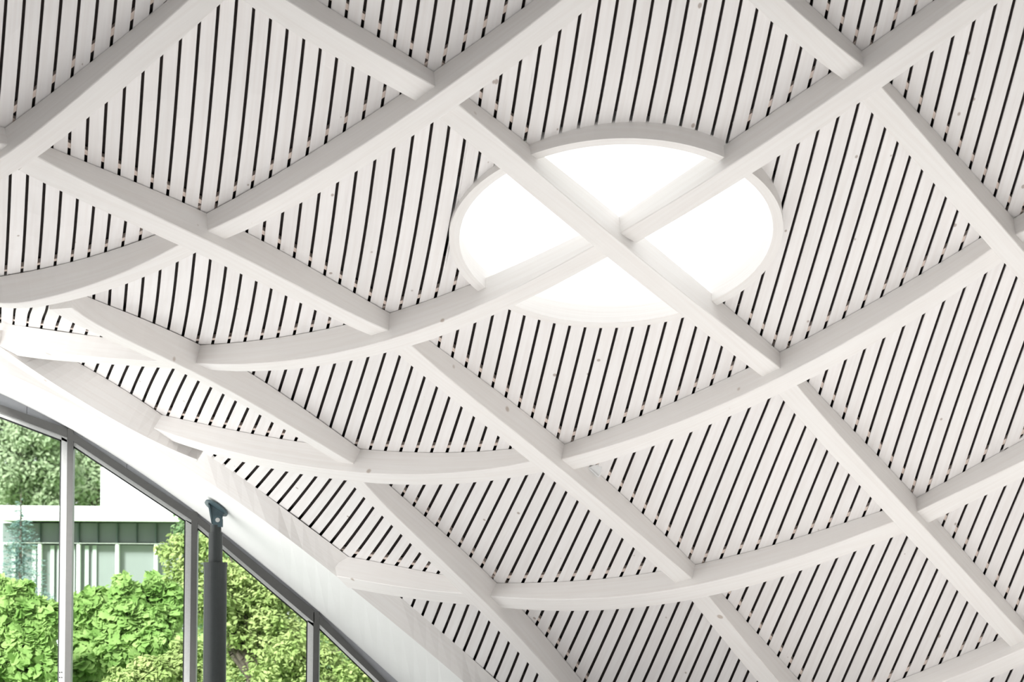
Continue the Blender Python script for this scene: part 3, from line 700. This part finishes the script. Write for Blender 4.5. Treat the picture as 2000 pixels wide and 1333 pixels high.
def plant(name, label, cat, y, blobs, n, size, mat, group=None, lobes=True, trunk=0.05, up=0.5, ytop=None, shell=0.55, depth=1.0, nbr=10):
    """blobs: (u, v, ru, rv) in pixels at distance y"""
    k = y / F; cs = []
    for (u, v, ru, rv) in blobs:
        c = at(u, v, y + random.uniform(-0.5, 0.5) * ru * k * depth); cs.append((c, (ru*k, min(ru, rv)*k*depth, rv*k)))
    fine = []
    for c, r in cs:
        fine.append((c, tuple(q*0.8 for q in r)))
        for _ in range(9):
            dv = Vector((random.gauss(0, 1), random.gauss(0, 1) - 0.4, random.gauss(0, 1) + 0.2)).normalized(); f = random.uniform(0.22, 0.42)
            fine.append((c + Vector((dv.x*r[0], dv.y*r[1], dv.z*r[2])) * random.uniform(0.7, 1.0), tuple(q*f for q in r)))
    mx = sum(c.x for c, r in cs) / len(cs); loc = Vector((mx, y, 0)); o = empty(name, loc); tag(o, label, cat, group)
    leaf_cloud('foliage', fine, n, size, mat, o, loc, up, lobes, shell)
    tips = [tuple(c + Vector((random.uniform(-.6, .6)*r[0], random.uniform(-.6, .6)*r[1], random.uniform(-.2, .7)*r[2]))) for c, r in cs for _ in range(max(1, nbr // len(cs)))]
    bm = bmesh.new(); zt = max(0.4, min(c.z for c, r in cs)); bm_cyl(bm, (mx, y, -0.06), (mx, y, zt), trunk, trunk*0.7, seg=10); put(bm_obj('trunk', bm, M['bark']), o, loc)
    branches(o, loc, (mx, y, zt*0.8), tips, trunk*0.6, M['bark'])
    return o
plant('leafy_shrub', 'bright green broad-leaved shrub in front of the spruce, behind the corner pane', 'shrub', 44,
      [(30,1175,45,50),(70,1215,60,60),(-20,1230,70,90),(60,1290,75,70),(20,1360,110,80),(-30,1160,40,45)], 9000, 0.15, M['leaf_bright'], up=0.7)
plant('leafy_shrub', 'bright green broad-leaved shrub between the two mullions in front of the pale building', 'shrub', 46,
      [(190,1215,55,60),(250,1180,50,55),(250,1260,85,75),(320,1200,45,60),(180,1300,70,80),(330,1290,70,70),(260,1370,130,80),(305,1165,30,40),(160,1190,30,35)], 13000, 0.15, M['leaf_bright'], up=0.7)
plant('young_maple', 'pale yellow-green fine-leaved tree with dark branches beside the steel post', 'tree', 52,
      [(470,1150,90,70),(540,1190,90,75),(400,1160,70,80),(450,1240,110,80),(560,1280,100,80),(350,1090,45,50),(420,1090,60,50),(345,1130,30,40),(640,1300,90,70),(520,1360,160,80),(690,1340,80,60)], 26000, 0.085, M['leaf_yellow'], lobes=False, trunk=0.09, up=0.9, nbr=40, shell=0.7)
plant('low_maple', 'low yellow-green feathery shrub at the foot of the middle window pane', 'shrub', 41,
      [(300,1320,75,40),(370,1300,45,50),(250,1345,60,35),(390,1345,50,40)], 6000, 0.075, M['leaf_yellow'], lobes=False, up=0.9, trunk=0.03)
plant('background_tree', 'darker green tree standing behind the fine-leaved tree and the steel post', 'tree', 75,
      [(430,1060,60,50),(500,1120,90,70),(600,1220,90,80),(690,1290,80,80),(450,1180,100,90),(740,1340,80,70),(380,1040,50,40)], 14000, 0.13, M['leaf_dark'], lobes=False, trunk=0.12, nbr=20)
plant('tall_tree', 'haze-paled green tall tree rising behind the flat roof, filling the corner window pane', 'tree', 150,
      [(20,900,90,110),(90,880,80,90),(-50,860,90,120),(60,960,110,70),(100,940,70,80),(30,830,70,80)], 22000, 0.22, M['leaf_hazed'], lobes=False, trunk=0.3, shell=0.5)
plant('tall_tree', 'haze-paled green tall tree rising behind the flat roof, next to the white upper block', 'tree', 158,
      [(160,900,60,90),(185,950,70,60),(150,960,60,60),(200,880,50,60),(260,860,80,60)], 12000, 0.22, M['leaf_hazed'], lobes=False, trunk=0.3, shell=0.5)
def spruce():
    y = 72.0; k = y / F; top = at(41, 965, y); loc = Vector((top.x, y, 0)); o = empty('blue_spruce', loc)
    tag(o, 'blue-grey spruce with layered branches standing in front of the building', 'tree')
    bm = bmesh.new(); bm_cyl(bm, (top.x, y, -0.06), top, 0.08, 0.01, seg=8); put(bm_obj('trunk', bm, M['bark']), o, loc)
    V, Fc = [], []
    for i in range(700):
        f = random.random() ** 0.6; z = top.z - f * 2.9; L = 0.06 + f * 1.05 * random.uniform(0.7, 1.05); a = random.uniform(0, 2*PI)
        dv = Vector((math.cos(a), math.sin(a), 0)); sd = Vector((-dv.y, dv.x, 0)); p0 = Vector((top.x, y, z))
        for q in range(int(6 + L*14)):
            g = random.random(); c = p0 + dv*L*g + Vector((0, 0, -0.28*L*g + 0.12*L*g*g)); l = 0.07; s = random.choice((-1, 1)); dd = (dv*0.7 + sd*s*random.uniform(.2, 1) + Vector((0, 0, random.uniform(-.4, .5)))).normalized()
            b = len(V); wv = Vector((random.uniform(-1,1), random.uniform(-1,1), random.uniform(-1,1))) * 0.012
            V += [c - wv, c + dd*l, c + wv]; Fc.append((b, b+1, b+2))
    f_ = put(mesh_obj('needles', V, Fc, M['needle']), o, loc); f_['kind'] = 'stuff'
spruce()
